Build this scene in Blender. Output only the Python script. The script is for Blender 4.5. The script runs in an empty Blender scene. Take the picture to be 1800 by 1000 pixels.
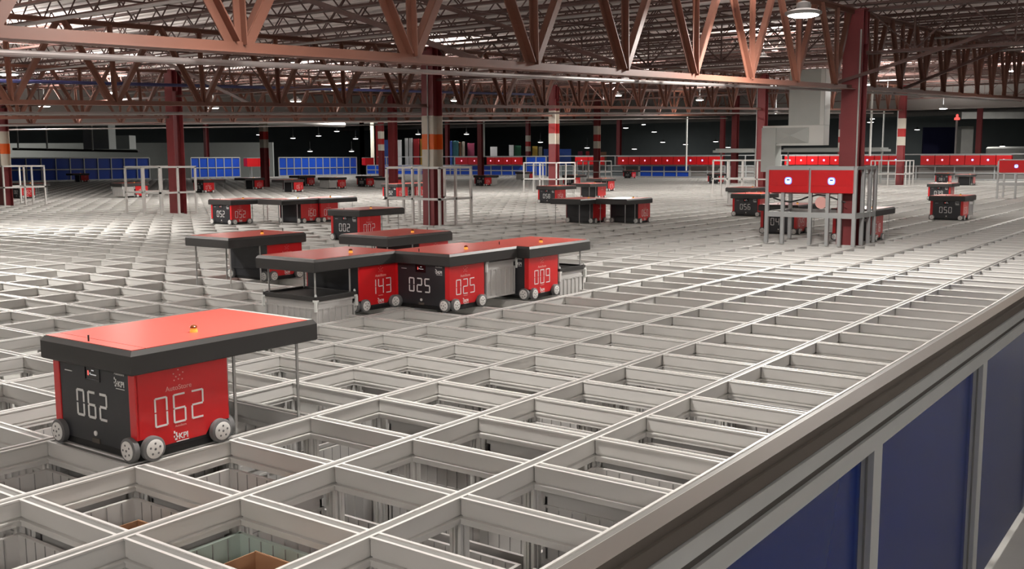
import bpy, bmesh, math, random
from mathutils import Vector, Matrix
random.seed(7)
S = bpy.context.scene
COL = S.collection
PI = math.pi

# ------------------------------------------------------------------ camera (1800 x 1000)
F = 1767.12; U = .51; V = .7017
YAW, PITCH, ROLL = .6271074, -.12509506, -.0036033
CAM = Vector((-2.49200, -3.14092, 1.32552))
fw = Vector((math.cos(YAW)*math.cos(PITCH), math.sin(YAW)*math.cos(PITCH), math.sin(PITCH)))
rt = fw.cross(Vector((0, 0, 1))).normalized(); up = rt.cross(fw)
R = rt*math.cos(ROLL)+up*math.sin(ROLL); UPV = -rt*math.sin(ROLL)+up*math.cos(ROLL)
def ray(px, py): return fw+R*((px-900)/F)-UPV*((py-500)/F)
def at(px, py, z=0.0):                       # ground point seen at a pixel
    d = ray(px, py); t = (z-CAM.z)/d.z; return CAM+d*t
def at_d(px, py, depth):                     # point at a depth
    return CAM+ray(px, py)*depth
def pix(p):
    d = Vector(p)-CAM; z = d.dot(fw)
    if z < .05: return None
    return 900+F*d.dot(R)/z, 500-F*d.dot(UPV)/z, z
cd = bpy.data.cameras.new('camera'); cam = bpy.data.objects.new('camera', cd); COL.objects.link(cam)
cd.sensor_width = 36; cd.lens = 36*F/1800; cd.clip_start = .05; cd.clip_end = 500
M3 = Matrix((R, UPV, -fw)).transposed().to_4x4(); M3.translation = CAM; cam.matrix_world = M3
S.camera = cam

# ------------------------------------------------------------------ materials
MAT = {}
def mat(name, col, rough=.5, metal=0, noise=0, nscale=8, emit=None, es=0, coat=0, bump=0, spec=None):
    m = bpy.data.materials.new(name); m.use_nodes = True; nt = m.node_tree; b = nt.nodes['Principled BSDF']
    b.inputs['Base Color'].default_value = (*col, 1); b.inputs['Roughness'].default_value = rough; b.inputs['Metallic'].default_value = metal
    if coat: b.inputs['Coat Weight'].default_value = coat; b.inputs['Coat Roughness'].default_value = .08
    if spec is not None: b.inputs['Specular IOR Level'].default_value = spec
    if emit: b.inputs['Emission Color'].default_value = (*emit, 1); b.inputs['Emission Strength'].default_value = es
    if noise or bump:
        tc = nt.nodes.new('ShaderNodeTexCoord'); n = nt.nodes.new('ShaderNodeTexNoise'); n.inputs['Scale'].default_value = nscale; n.inputs['Detail'].default_value = 3
        nt.links.new(tc.outputs['Object'], n.inputs['Vector'])
        if noise:
            mx = nt.nodes.new('ShaderNodeMix'); mx.data_type = 'RGBA'
            mx.inputs[6].default_value = (*[c*(1-noise) for c in col], 1); mx.inputs[7].default_value = (*[min(1, c*(1+noise)) for c in col], 1)
            nt.links.new(n.outputs['Fac'], mx.inputs[0]); nt.links.new(mx.outputs[2], b.inputs['Base Color'])
        if bump:
            bp = nt.nodes.new('ShaderNodeBump'); bp.inputs['Strength'].default_value = bump; bp.inputs['Distance'].default_value = .01
            nt.links.new(n.outputs['Fac'], bp.inputs['Height']); nt.links.new(bp.outputs['Normal'], b.inputs['Normal'])
    MAT[name] = m
    return m
mat('aluminium', (.66, .65, .625), .45, .15, .05, 5)
mat('rail_top', (.74, .73, .71), .4, .1, .03, 6)
mat('seam', (.26, .255, .25), .6, 0, .05, 6)
mat('groove', (.20, .20, .19), .5, .2, .05, 6)
mat('frame_alu', (.49, .505, .505), .4, .4, .05, 6)
mat('bin_grey', (.50, .49, .475), .55, 0, .06, 6)
mat('bin_green', (.40, .48, .44), .55, 0, .06, 6)
mat('red_panel', (.62, .012, .016), .28, 0, .05, 3, coat=.3)
mat('lid_red', (.66, .115, .09), .33, 0, .05, 3, spec=.55)
mat('charcoal', (.022, .023, .027), .38, 0, .08, 4)
mat('skirt', (.030, .029, .028), .45, 0, .08, 4)
mat('black', (.006, .006, .006), .5)
mat('tyre', (.14, .14, .14), .7)
mat('hub', (.80, .79, .76), .45, .1)
mat('white_print', (.85, .85, .83), .5)
mat('pink_print', (.80, .42, .38), .5)
mat('beacon_orange', (.20, .05, .01), .2, coat=.4)
mat('beacon_glow', (.9, .5, .1), .3, emit=(1, .40, .05), es=.35)
mat('steel_rod', (.55, .55, .54), .35, .6)
mat('truss_paint', (.165, .068, .045), .48, 0, .14, 3)
mat('joist_paint', (.10, .05, .042), .55, 0, .15, 3)
mat('column_paint', (.20, .030, .033), .45, 0, .10, 4)
mat('band_white', (.62, .58, .50), .6, 0, .05, 6)
mat('band_orange', (.75, .13, .012), .55, 0, .05, 6)
mat('band_red', (.42, .03, .03), .55, 0, .05, 6)
mat('pipe_grey', (.34, .31, .30), .4, .3, .06, 5)
mat('deck_white', (.84, .77, .75), .7, 0, .05, 2)
mat('bulkhead', (.22, .21, .20), .7, 0, .08, 1)
mat('hall_ceiling', (.07, .072, .08), .8, 0, .1, 1)
mat('hall_wall', (.11, .13, .135), .8, 0, .1, 1)
mat('wall_light', (.22, .21, .20), .75, 0, .06, 1)
mat('concrete', (.36, .36, .34), .8, 0, .12, 2, bump=.2)
mat('tan_cover', (.085, .072, .060), .65, 0, .07, 3)
mat('gasket', (.045, .040, .035), .6)
mat('blue_acrylic', (.001, .016, .13), .18, 0, .05, 1, spec=.10)
mat('blue_fence', (.012, .075, .52), .3, 0, .08, 1)
mat('lamp_white', (.9, .9, .88), .5, emit=(1, .95, .88), es=30)
mat('lamp_dim', (.9, .9, .88), .5, emit=(1, .97, .93), es=5)
mat('lamp_body', (.10, .10, .10), .5, .3)
mat('blue_glow', (.2, .35, .9), .4, emit=(.10, .18, 1), es=1.6)
mat('white_glow', (.9, .9, .9), .4, emit=(.55, .72, 1), es=1.5)
mat('pink_glow', (.9, .5, .6), .4, emit=(1, .35, .5), es=1.4)
mat('screen', (.006, .006, .008), .15)
mat('red_led', (.9, .1, .1), .4, emit=(1, .12, .1), es=.8)
mat('white_led', (.35, .33, .33), .4, emit=(1, 1, 1), es=.25)
mat('duct_grey', (.46, .49, .47), .5, .2, .06, 3)
mat('duct_white', (.75, .77, .74), .5, 0, .04, 3)
mat('cardboard', (.36, .20, .11), .8, 0, .1, 8)
mat('navy', (.012, .013, .07), .7, 0, .1, 1)
for nm, c in dict(c_red=(.45, .02, .03), c_yellow=(.55, .36, .06), c_teal=(.06, .22, .26), c_blue=(.04, .10, .42), c_maroon=(.20, .02, .06), c_cream=(.55, .52, .44), c_brown=(.22, .10, .05), c_green=(.03, .14, .08), c_white=(.60, .60, .62)).items():
    mat(nm, c, .6, 0, .1, 3)

# ------------------------------------------------------------------ mesh builder
class MB:
    def __init__(s): s.v = []; s.f = []; s.m = []
    def quad(s, a, b, c, d, mi=0):
        n = len(s.v); s.v += [tuple(a), tuple(b), tuple(c), tuple(d)]; s.f.append((n, n+1, n+2, n+3)); s.m.append(mi)
    def box(s, x0, x1, y0, y1, z0, z1, mi=0):
        n = len(s.v)
        s.v += [(x0, y0, z0), (x1, y0, z0), (x1, y1, z0), (x0, y1, z0), (x0, y0, z1), (x1, y0, z1), (x1, y1, z1), (x0, y1, z1)]
        for f in ((0, 3, 2, 1), (4, 5, 6, 7), (0, 1, 5, 4), (1, 2, 6, 5), (2, 3, 7, 6), (3, 0, 4, 7)):
            s.f.append(tuple(n+i for i in f)); s.m.append(mi)
    def bar(s, a, b, w, h=None, mi=0, upv=(0, 0, 1)):     # rectangular bar from a to b
        a = Vector(a); b = Vector(b); d = (b-a).normalized(); h = h or w; u_ = Vector(upv)
        if abs(d.dot(u_)) > .99: u_ = Vector((1, 0, 0))
        sx = d.cross(u_).normalized()*w/2; sz = sx.cross(d).normalized()*h/2
        n = len(s.v)
        for p in (a, b): s.v += [tuple(p-sx-sz), tuple(p+sx-sz), tuple(p+sx+sz), tuple(p-sx+sz)]
        for f in ((0, 1, 2, 3), (7, 6, 5, 4), (0, 4, 5, 1), (1, 5, 6, 2), (2, 6, 7, 3), (3, 7, 4, 0)):
            s.f.append(tuple(n+i for i in f)); s.m.append(mi)
    def angle(s, a, b, w, t=.008, side=(0, 1, 0), mi=0):   # L-section from a to b
        a = Vector(a); b = Vector(b); sd = Vector(side)
        d = (b-a).normalized(); u_ = d.cross(sd).normalized()
        s.bar(a, b, w, t, mi, upv=sd)
        s.bar(a+u_*(w/2)+sd*(w/2), b+u_*(w/2)+sd*(w/2), t, w, mi, upv=sd)
    def tube(s, pts, r, n=8, mi=0, cap=True):
        pts = [Vector(p) for p in pts]; base = len(s.v)
        for i, p in enumerate(pts):
            d = (pts[min(i+1, len(pts)-1)]-pts[max(i-1, 0)]).normalized()
            a = d.cross(Vector((0, 0, 1)) if abs(d.z) < .95 else Vector((1, 0, 0))).normalized(); b = d.cross(a)
            for k in range(n):
                t = 2*PI*k/n; s.v.append(tuple(p+a*r*math.cos(t)+b*r*math.sin(t)))
        for i in range(len(pts)-1):
            for k in range(n):
                s.f.append((base+i*n+k, base+i*n+(k+1) % n, base+(i+1)*n+(k+1) % n, base+(i+1)*n+k)); s.m.append(mi)
        if cap:
            s.f.append(tuple(base+k for k in range(n))[::-1]); s.m.append(mi)
            e = base+(len(pts)-1)*n; s.f.append(tuple(e+k for k in range(n))); s.m.append(mi)
    def lathe(s, prof, c=(0, 0, 0), axis='z', n=20, mi=0):   # prof: (radius, height)
        base = len(s.v); c = Vector(c)
        for r, h in prof:
            for k in range(n):
                t = 2*PI*k/n; a, b = r*math.cos(t), r*math.sin(t)
                p = {'z': (a, b, h), 'x': (h, a, b), 'y': (b, h, a)}[axis]
                s.v.append(tuple(c+Vector(p)))
        for i in range(len(prof)-1):
            for k in range(n):
                s.f.append((base+i*n+k, base+i*n+(k+1) % n, base+(i+1)*n+(k+1) % n, base+(i+1)*n+k)); s.m.append(mi)
        s.f.append(tuple(base+k for k in range(n))[::-1]); s.m.append(mi)
        e = base+(len(prof)-1)*n; s.f.append(tuple(e+k for k in range(n))); s.m.append(mi)
    def prism(s, poly, x0, x1, axis='x', mi=0, caps=True):      # poly of (u, z) extruded along an axis
        n = len(poly); base = len(s.v)
        for x in (x0, x1):
            for u_, z in poly: s.v.append((x, u_, z) if axis == 'x' else (u_, x, z))
        for k in range(n):
            s.f.append((base+k, base+(k+1) % n, base+n+(k+1) % n, base+n+k)); s.m.append(mi)
        if caps:
            s.f.append(tuple(base+k for k in range(n))[::-1]); s.m.append(mi)
            s.f.append(tuple(base+n+k for k in range(n))); s.m.append(mi)
    def mesh(s, name, mats, bevel=0, smooth=False):
        me = bpy.data.meshes.new(name); me.from_pydata(s.v, [], s.f)
        for m in (mats if isinstance(mats, (list, tuple)) else [mats]): me.materials.append(MAT[m])
        for p, mi in zip(me.polygons, s.m): p.material_index = mi
        bm = bmesh.new(); bm.from_mesh(me)
        bmesh.ops.recalc_face_normals(bm, faces=bm.faces)
        if bevel:
            ed = [e for e in bm.edges if len(e.link_faces) == 2 and e.calc_face_angle(0) > .5]
            bmesh.ops.bevel(bm, geom=ed, offset=bevel, segments=2, profile=.6, affect='EDGES', clamp_overlap=True)
        bm.to_mesh(me); bm.free()
        if smooth:
            for p in me.polygons: p.use_smooth = True
            me.set_sharp_from_angle(angle=.6)
        return me
def link(name, me, parent=None, loc=None):
    o = bpy.data.objects.new(name, me); COL.objects.link(o)
    if parent is not None: o.parent = parent
    if loc is not None: o.location = loc
    return o
def tag(o, label, cat, group=None, kind=None):
    if label: o['label'] = label
    if cat: o['category'] = cat
    if group: o['group'] = group
    if kind: o['kind'] = kind
    return o
def thing(name, label, cat, loc=(0, 0, 0), rz=0, group=None):
    o = bpy.data.objects.new(name, None); COL.objects.link(o); o.empty_display_size = .1
    o.location = loc; o.rotation_euler = (0, 0, rz)
    return tag(o, label, cat, group)
def copy_thing(o, label=None, group=None):
    c = o.copy(); COL.objects.link(c)
    for ch in o.children:
        d = ch.copy(); COL.objects.link(d); d.parent = c
        for g in ch.children:
            e = g.copy(); COL.objects.link(e); e.parent = d
    if label: c['label'] = label
    if group: c['group'] = group
    return c
def inview(pts, m=60):
    for p in pts:
        q = pix(p)
        if q and -m < q[0] < 1800+m and -m < q[1] < 1000+m: return True
    return False

# ------------------------------------------------------------------ structure
XE, YE, YN, FL = 58.14, 56.14, -V*2, -2.4       # grid end, grid left end, grid near edge, hall floor
SL = .0335
def zb(x): return 1.89+SL*x                      # underside of the roof trusses
def struct(name, mb, m, **k):
    o = link(name, mb.mesh(name, m, **k)); o['kind'] = 'structure'; return o
b = MB(); b.box(-14, 120, -14, 96, FL-.2, FL); struct('floor', b, 'concrete')
b = MB()
def deckz(x): return zb(x)+1.64
XB, YB = 47.4, 30.2
xs = [-14+i*.3 for i in range(int((XB+14)/.3)+1)]
for i, x in enumerate(xs[:-1]):                  # ribbed metal roof deck
    z = deckz(x); z2 = deckz(xs[i+1])
    a = x+.18
    b.quad((x, -14, z), (a, -14, deckz(a)), (a, YB, deckz(a)), (x, YB, z))
    b.quad((a, -14, deckz(a)), (a+.03, -14, deckz(a)+.05), (a+.03, YB, deckz(a)+.05), (a, YB, deckz(a)))
    b.quad((a+.03, -14, deckz(a)+.05), (a+.09, -14, deckz(a)+.05), (a+.09, YB, deckz(a)+.05), (a+.03, YB, deckz(a)+.05))
    b.quad((a+.09, -14, deckz(a)+.05), (xs[i+1], -14, z2), (xs[i+1], YB, z2), (a+.09, YB, deckz(a)+.05))
struct('ceiling', b, 'deck_white')
b = MB(); b.box(XB, 120, -14, 96, 6.6, 6.8); b.box(-14, XB, YB, 96, 6.6, 6.8); struct('ceiling', b, 'hall_ceiling')
b = MB(); b.box(-14.2, -14, -14, 96, FL, 7); struct('wall_back', b, 'wall_light')
b = MB(); b.box(-14, 120, -14.2, -14, FL, 7); struct('wall_right', b, 'wall_light')
b = MB(); b.box(120, 120.2, -14, 96, FL, 7); struct('wall_far', b, 'hall_wall')
b = MB(); b.box(-14, 120, 96, 96.2, FL, 7); struct('wall_left', b, 'hall_wall')
b = MB()                                        # bulkheads where the low truss roof ends
b.prism([(-14, zb(-14)+.12), (XB, zb(XB)+.12), (XB, 7), (-14, 7)], YB, YB+.25, 'y'); struct('trim_1', b, 'bulkhead')
b = MB(); b.box(XB, XB+.25, -14, YB+.25, zb(XB)+.02, 7); struct('trim_2', b, 'bulkhead')

# ------------------------------------------------------------------ track grid
grid = thing('track_grid', 'wide silver aluminium track grid of open rectangular cells that carries the robots', 'track grid')
def rail_prof(hw):
    r = [(-hw, 0), (-hw+.013, 0), (-hw+.015, -.005), (hw-.015, -.005), (hw-.013, 0), (hw, 0), (hw, -.007), (hw-.005, -.010), (hw-.005, -.070), (hw-.014, -.071), (hw-.014, -.079), (hw+.003, -.081), (hw+.003, -.088), (hw-.003, -.090), (hw-.002, -.108)]
    return r+[(-u_, z) for u_, z in reversed(r[6:])]
def rail_mesh(segs, axis):
    mb = MB(); P_ = rail_prof(.030); n = len(P_)
    for s0, s1 in segs: mb.prism(P_, s0, s1, axis, 0)
    me = mb.mesh('rail', ['aluminium', 'rail_top', 'groove'])
    for p in me.polygons:
        if p.normal.z > .9 and p.center.z > -.006: p.material_index = 1 if p.center.z > -.003 else 2
    return me
X0, A0, A1 = -6.12, -12, 114
lm_ = rail_mesh([(X0, XE+.030)], 'x')
for bi in range(2, -81, -1):
    o = link('long_rail', lm_, grid, (0, -V*bi, 0))
cells = [-V*bi for bi in range(2, -81, -1)]
cm = rail_mesh([(y+.030, y+V-.030) for y in cells[:-1]], 'y')
cols_x = [a*U for a in range(A0, A1+1)]
for a in range(A0, 88): link('cross_rail', cm, grid, (a*U, 0, 0))
far = MB(); P_ = rail_prof(.030)
me = bpy.data.meshes.new('cross_rails')
bm = bmesh.new()
for a in range(88, A1+1):
    t = cm.copy(); t.transform(Matrix.Translation((a*U, 0, 0))); bm.from_mesh(t); bpy.data.meshes.remove(t)
bm.to_mesh(me); bm.free(); me.materials.append(MAT['aluminium']); me.materials.append(MAT['rail_top']); me.materials.append(MAT['groove'])
o = link('cross_rail_run', me, grid); o['kind'] = 'stuff'
# upright profiles below the near nodes
pm = MB()
for sx, sy in ((1, 0), (-1, 0), (0, 1), (0, -1)):
    pm.box(min(0, sx*.034)-.004*abs(sy), max(0, sx*.034)+.004*abs(sy), min(0, sy*.034)-.004*abs(sx), max(0, sy*.034)+.004*abs(sx), FL, -.108)
for sx in (-1, 1):
    for sy in (-1, 1): pm.box(sx*.02-.008, sx*.02+.008, sy*.02-.008, sy*.02+.008, FL, -.108)
pmesh = pm.mesh('upright', 'aluminium')
nodes = []
for a in range(-8, 14):
    for bi in range(-9, 3):
        p = (a*U, -V*bi, -.3)
        q = pix(p)
        if q and q[2] < 8.2 and -150 < q[0] < 1950 and q[1] < 1250: nodes.append((q[2], p))
nodes.sort()
for d_, p in nodes[:95]: link('upright', pmesh, grid, (p[0], p[1], 0))

# ------------------------------------------------------------------ bins
BW, BL, BH = .426, .622, .33
def bin_mesh(material):
    mb = MB(); hx, hy, t = BW/2, BL/2, .012
    mb.box(-hx, hx, -hy, hy, 0, .012)
    mb.box(-hx, -hx+t, -hy, hy, 0, BH); mb.box(hx-t, hx, -hy, hy, 0, BH)
    mb.box(-hx, hx, -hy, -hy+t, 0, BH); mb.box(-hx, hx, hy-t, hy, 0, BH)
    for (z0, z1, e) in ((BH-.022, BH, .006), (BH-.075, BH-.062, .006), (0, .02, .006)):
        mb.box(-hx-e, -hx, -hy-e, hy+e, z0, z1); mb.box(hx, hx+e, -hy-e, hy+e, z0, z1)
        mb.box(-hx, hx, -hy-e, -hy, z0, z1); mb.box(-hx, hx, hy, hy+e, z0, z1)
    n = 9
    for k in range(n+1):
        y = -hy+BL*k/n
        for sx in (-1, 1):
            x = sx*hx; mb.box(min(x, x+sx*.008), max(x, x+sx*.008), y-.006, y+.006, .02, BH-.062)
            x = sx*(hx-t); mb.box(min(x, x-sx*.003), max(x, x-sx*.003), y-.0015, y+.0015, .012, BH-.004, 1)
    for k in range(7):
        x = -hx+BW*k/6
        for sy in (-1, 1):
            y = sy*hy; mb.box(x-.006, x+.006, min(y, y+sy*.008), max(y, y+sy*.008), .02, BH-.062)
            y = sy*(hy-t); mb.box(x-.0015, x+.0015, min(y, y-sy*.003), max(y, y-sy*.003), .012, BH-.004, 1)
    return mb.mesh('storage_bin', [material, 'seam'])
bin_g, bin_t = bin_mesh('bin_grey'), bin_mesh('bin_green')
def cardboard(x, y, z, w, l, h, label, rz=0):
    t = thing('cardboard_box', label, 'box', (x, y, z), rz)
    mb = MB(); mb.box(-w/2, w/2, -l/2, l/2, 0, .004)
    for x0, x1, y0, y1 in ((-w/2, w/2, -l/2, -l/2+.004), (-w/2, w/2, l/2-.004, l/2), (-w/2, -w/2+.004, -l/2, l/2), (w/2-.004, w/2, -l/2, l/2)): mb.box(x0, x1, y0, y1, 0, h)
    link('carton', mb.mesh('carton', 'cardboard'), t)
    mb = MB(); mb.bar((w/2, -l/2, h), (w/2, l/2, h), .004, .004)
    mb.quad((-w/2, -l/2, h), (-w/2, l/2, h), (-w/2-.03, l/2, h+.05), (-w/2-.03, -l/2, h+.05)); link('flap', mb.mesh('flap', 'cardboard'), t)
CELLS = {}
for a in range(-7, 11):
    for bi in range(-8, 2):
        cx, cy = (a+.5)*U, -V*(bi+.5)
        q = pix((cx, cy, -.3))
        if not q or q[2] > 7.0 or not inview([(cx, cy, -.25), (cx+.25, cy+.3, -.2), (cx+.25, cy-.3, -.2)], 40): continue
        CELLS[(a, bi)] = (cx, cy, q[2])
special = {(-1, 0): 0, (0, -1): 0, (-1, -1): 0, (0, 0): 1, (0, 1): 2, (1, 1): 1, (1, 0): 1, (-2, 0): 1, (-2, 1): 0, (-1, 1): 0, (1, -2): 2}
for (a, bi), (cx, cy, dd) in CELLS.items():
    gap = special.get((a, bi), random.choice((0, 0, 1, 1, 1, 2)))
    ntop = 6-gap
    green = (a, bi) == (-1, 0)
    for k in range(max(0, ntop-2), ntop):
        o = link('storage_bin', bin_t if green and k == ntop-1 else bin_g, None, (cx, cy, FL+k*BH+.29))
        if green and k == ntop-1: tag(o, 'greenish open bin below the grid in the cell holding a brown cardboard flap', 'bin')
        else: tag(o, 'grey ribbed plastic storage bin stacked below the near track cells', 'bin', 'bins stacked under the grid')
zt = FL+.29+5*BH
def cell_c(a, bi): return (a+.5)*U, -V*(bi+.5)
x, y = cell_c(-1, 0); cardboard(x-.03, y-.06, zt+.014, .30, .34, .315, 'brown cardboard box with raised flap in the greenish bin')
x, y = cell_c(-1, -1); cardboard(x-.04, y-.06, zt+.014, .28, .36, .29, 'brown cardboard box in the open grey bin left of the greenish one')
x, y = cell_c(0, -1); cardboard(x-.03, y-.10, zt+.014, .28, .28, .29, 'brown cardboard box in the bin before the robot numbered 062')

x, y = cell_c(0, 0); mb = MB(); mb.box(-.09, .09, -.13, .13, 0, .16)
tag(link('red_carton', mb.mesh('red_carton', 'c_red', bevel=.008), None, (x+.08, y+.02, zt-BH+.014)), 'red carton in the lower bin right of the greenish bin', 'carton')
# ------------------------------------------------------------------ robots
SEG = {'0': 'abcdef', '1': 'bc', '2': 'abged', '3': 'abgcd', '4': 'fgbc', '5': 'afgcd', '6': 'afgedc', '7': 'abc', '8': 'abcdefg', '9': 'abcdfg'}
def digits(text, w, h, st, gapf=.42):
    mb = MB(); total = len(text)*w+(len(text)-1)*w*gapf; x = -total/2; g = st*.35
    for ch in text:
        for s in SEG[ch]:
            hh = h/2
            r = {'a': (st*.6, w-st*.6, h-st, h), 'g': (st*.6, w-st*.6, hh-st/2, hh+st/2), 'd': (st*.6, w-st*.6, 0, st),
                 'f': (0, st, hh+g, h-st*.5), 'b': (w-st, w, hh+g, h-st*.5), 'e': (0, st, st*.5, hh-g), 'c': (w-st, w, st*.5, hh-g)}[s]
            mb.box(x+r[0], x+r[1], r[2]-h/2, r[3]-h/2, 0, .002)
        x += w*(1+gapf)
    return mb
def face_xf(me, right, upd, origin):
    r_, u_ = Vector(right), Vector(upd); n_ = r_.cross(u_)
    M = Matrix((r_, u_, n_)).transposed().to_4x4(); M.translation = Vector(origin); me.transform(M); return me
def text_mesh(txt, size, m, bold=0):
    cu = bpy.data.curves.new('t', 'FONT'); cu.body = txt; cu.size = size; cu.align_x = 'CENTER'; cu.extrude = .0008; cu.offset = bold
    o = bpy.data.objects.new('t', cu); COL.objects.link(o)
    dg = bpy.context.evaluated_depsgraph_get(); me = bpy.data.meshes.new_from_object(o.evaluated_get(dg))
    bpy.data.objects.remove(o); bpy.data.curves.remove(cu)
    me.materials.clear(); me.materials.append(MAT[m]); return me
def join_meshes(ms, mats):
    bm = bmesh.new()
    for me, mi in ms:
        for p in me.polygons: p.material_index = mi
        bm.from_mesh(me)
    out = bpy.data.meshes.new('print'); bm.to_mesh(out); bm.free()
    for m in mats: out.materials.append(MAT[m])
    return out
def maker_logo(s):           # tilted mark and three letters
    mb = MB(); 
    for dx, dy, w, h in ((-.5, .30, .10, .16), (-.36, .16, .10, .22), (-.52, .02, .08, .12), (-.40, -.16, .16, .12), (-.30, -.02, .12, .10)):
        mb.box((dx-w/2)*s, (dx+w/2)*s, (dy-h/2)*s, (dy+h/2)*s, 0, .0016)
    mb.box(-.38*s, .55*s, -.36*s, -.31*s, 0, .0016)
    t = text_mesh('KPI', s*.52, 'white_print', .004*s/.1*.3); t.transform(Matrix.Translation((.16*s, -.2*s, 0)))
    return join_meshes([(mb.mesh('k', 'white_print'), 0), (t, 0)], ['white_print'])
def store_logo(s):           # diamond of dots over the word
    mb = MB()
    for dx, dy in ((0, .46), (.16, .34), (-.16, .34), (0, .22), (.2, .10), (-.2, .10), (.06, .02), (-.1, -.02), (.16, -.14), (-.18, -.14), (0, -.12)):
        mb.lathe([(.028*s, 0), (.028*s, .0016)], (dx*s, dy*s+.16*s, 0), 'z', 8)
    t = text_mesh('AutoStore', s*.26, 'pink_print'); t.transform(Matrix.Translation((0, -.34*s, 0)))
    return join_meshes([(mb.mesh('k', 'pink_print'), 0), (t, 0)], ['pink_print'])
HX, HY = .245, .325                      # half body
RP = {}
def rp(name, mb, m, **k): RP[name] = mb.mesh(name, m, **k)
mb = MB(); mb.box(-HX+.012, HX, -HY+.01, HY-.01, .035, .412); mb.box(HX, HX+.012, -HY+.03, HY-.03, .12, .125); rp('body', mb, 'charcoal', bevel=.006)
mb = MB(); mb.box(-HX+.0, -HX+.012, -HY+.05, HY-.05, .04, .412); rp('front_panel', mb, 'charcoal', bevel=.003)
def side(sy):
    mb = MB(); y = sy*HY; yi = sy*(HY-.012); yw = sy*(HY-.05)
    # flat sheet, cut low between the wheels, with wrapped front corner
    pts = [(-HX, .10), (-HX+.10, .10), (-HX+.135, .05), (HX-.135, .05), (HX-.10, .10), (HX, .10), (HX, .412), (-HX, .412)]
    n = len(mb.v)
    for yy in (y, yi):
        for px, pz in pts: mb.v.append((px, yy, pz))
    k = len(pts)
    mb.f.append(tuple(range(n, n+k))); mb.f.append(tuple(range(n+k, n+2*k))[::-1]); mb.m += [0, 0]
    for i in range(k): mb.f.append((n+i, n+(i+1) % k, n+k+(i+1) % k, n+k+i)); mb.m.append(0)
    mb.box(-HX-.004, -HX+.012, min(y, yw), max(y, yw), .10, .412)
    return mb
rp('side_r', side(-1), 'red_panel', bevel=.003); rp('side_l', side(1), 'red_panel', bevel=.003)
# lid: chamfered dark skirt tray
LX0, LX1, LY, LZ0, LZ1 = -HX-.04, HX+.545, HY+.035, .40, .508
mb = MB(); e = .014
pts = [(LX0, -LY), (LX1, -LY), (LX1, LY), (LX0, LY)]
def ring(i, z): return [(LX0+i, -LY+i, z), (LX1-i, -LY+i, z), (LX1-i, LY-i, z), (LX0+i, LY-i, z)]
rings = [ring(.006, LZ0), ring(0, LZ0+.006), ring(0, LZ1-e*1.6), ring(e, LZ1-.001)]
base = 0
for r_ in rings: mb.v += r_
for i in range(3):
    for k in range(4): mb.f.append((i*4+k, i*4+(k+1) % 4, i*4+4+(k+1) % 4, i*4+4+k)); mb.m.append(0)
mb.f.append((0, 3, 2, 1)); mb.f.append((12, 13, 14, 15)); mb.m += [0, 0]
rp('lid', mb, 'skirt')
mb = MB(); mb.box(LX0+.018, LX0+.085, -LY+.018, LY-.018, LZ1-.002, LZ1+.002); mb.box(LX0+.089, LX1-.05, -LY+.018, LY-.018, LZ1-.002, LZ1+.002); rp('lid_top', mb, 'lid_red')
mb = MB(); mb.box(LX1-.046, LX1-.018, -LY+.018, LY-.018, LZ1-.002, LZ1+.001); rp('end_glare', mb, 'duct_grey')  # pale strip standing in for glare along the lid's end
mb = MB(); mb.lathe([(.019, 0), (.019, .010), (.016, .010), (.015, .022)], (0, 0, 0), 'z', 14); rp('beacon', mb, 'beacon_glow', smooth=True)
mb = MB(); mb.lathe([(.017, 0), (.017, .007), (.011, .013), (.003, .015)], (0, 0, 0), 'z', 14); rp('beacon_cap', mb, 'beacon_orange', smooth=True)
mb = MB(); mb.lathe([(.004, 0), (.004, .03)], (0, 0, 0), 'z', 8); rp('antenna', mb, 'black')
WR = .056
mb = MB(); mb.lathe([(WR-.006, -.016), (WR, -.012), (WR, .012), (WR-.006, .016)], (0, 0, 0), 'z', 28); rp('wheel', mb, 'tyre', smooth=True)
mb = MB(); mb.lathe([(.043, .012), (.043, .018), (.038, .020), (.010, .0205)], (0, 0, 0), 'z', 24)
for k in range(5):
    t = 2*PI*k/5+.3; mb.lathe([(.0052, .0203), (.0052, .0212)], (.025*math.cos(t), .025*math.sin(t), 0), 'z', 8, 1)
mb.lathe([(.006, .0205), (.006, .0214)], (0, 0, 0), 'z', 8, 1); rp('hub', mb, ['hub', 'tyre'], smooth=True)
mb = MB(); mb.box(-HX-.003, -HX+.003, -.055, .055, .335, .395); mb.box(-HX-.006, -HX-.001, -.058, .058, .330, .335); mb.box(-HX-.006, -HX-.001, .055, .059, .330, .398); rp('display', mb, 'screen')
mb = MB(); mb.box(-HX-.0045, -HX-.003, .015, .022, .358, .366, 1); mb.box(-HX-.0045, -HX-.003, -.03, .012, .356, .360, 1); mb.box(-HX-.0045, -HX-.003, .03, .037, .352, .374, 0); mb.box(-HX-.0045, -HX-.003, -.012, .006, .375, .380, 1); rp('display_led', mb, ['red_led', 'white_led'])
mb = MB(); mb.lathe([(.012, -HX-.005), (.012, -HX+.002)], (0, .0, .085), 'x', 16); rp('key_switch', mb, 'hub')
mb = MB(); mb.box(-HX-.004, -HX+.004, -.03, .03, .040, .062); rp('plate_tag', mb, 'tan_cover')
mb = MB(); mb.box(-HX-.0025, -HX, .17, .23, .352, .356); rp('front_caption', mb, 'white_print')
RP['front_logo'] = face_xf(maker_logo(.07), (0, -1, 0), (0, 0, 1), (-HX-.001, -.205, .342))
RP['front_caption2'] = face_xf(text_mesh('AutoStore', .018, 'white_print'), (0, -1, 0), (0, 0, 1), (-HX-.001, -.205, .38))
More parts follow.
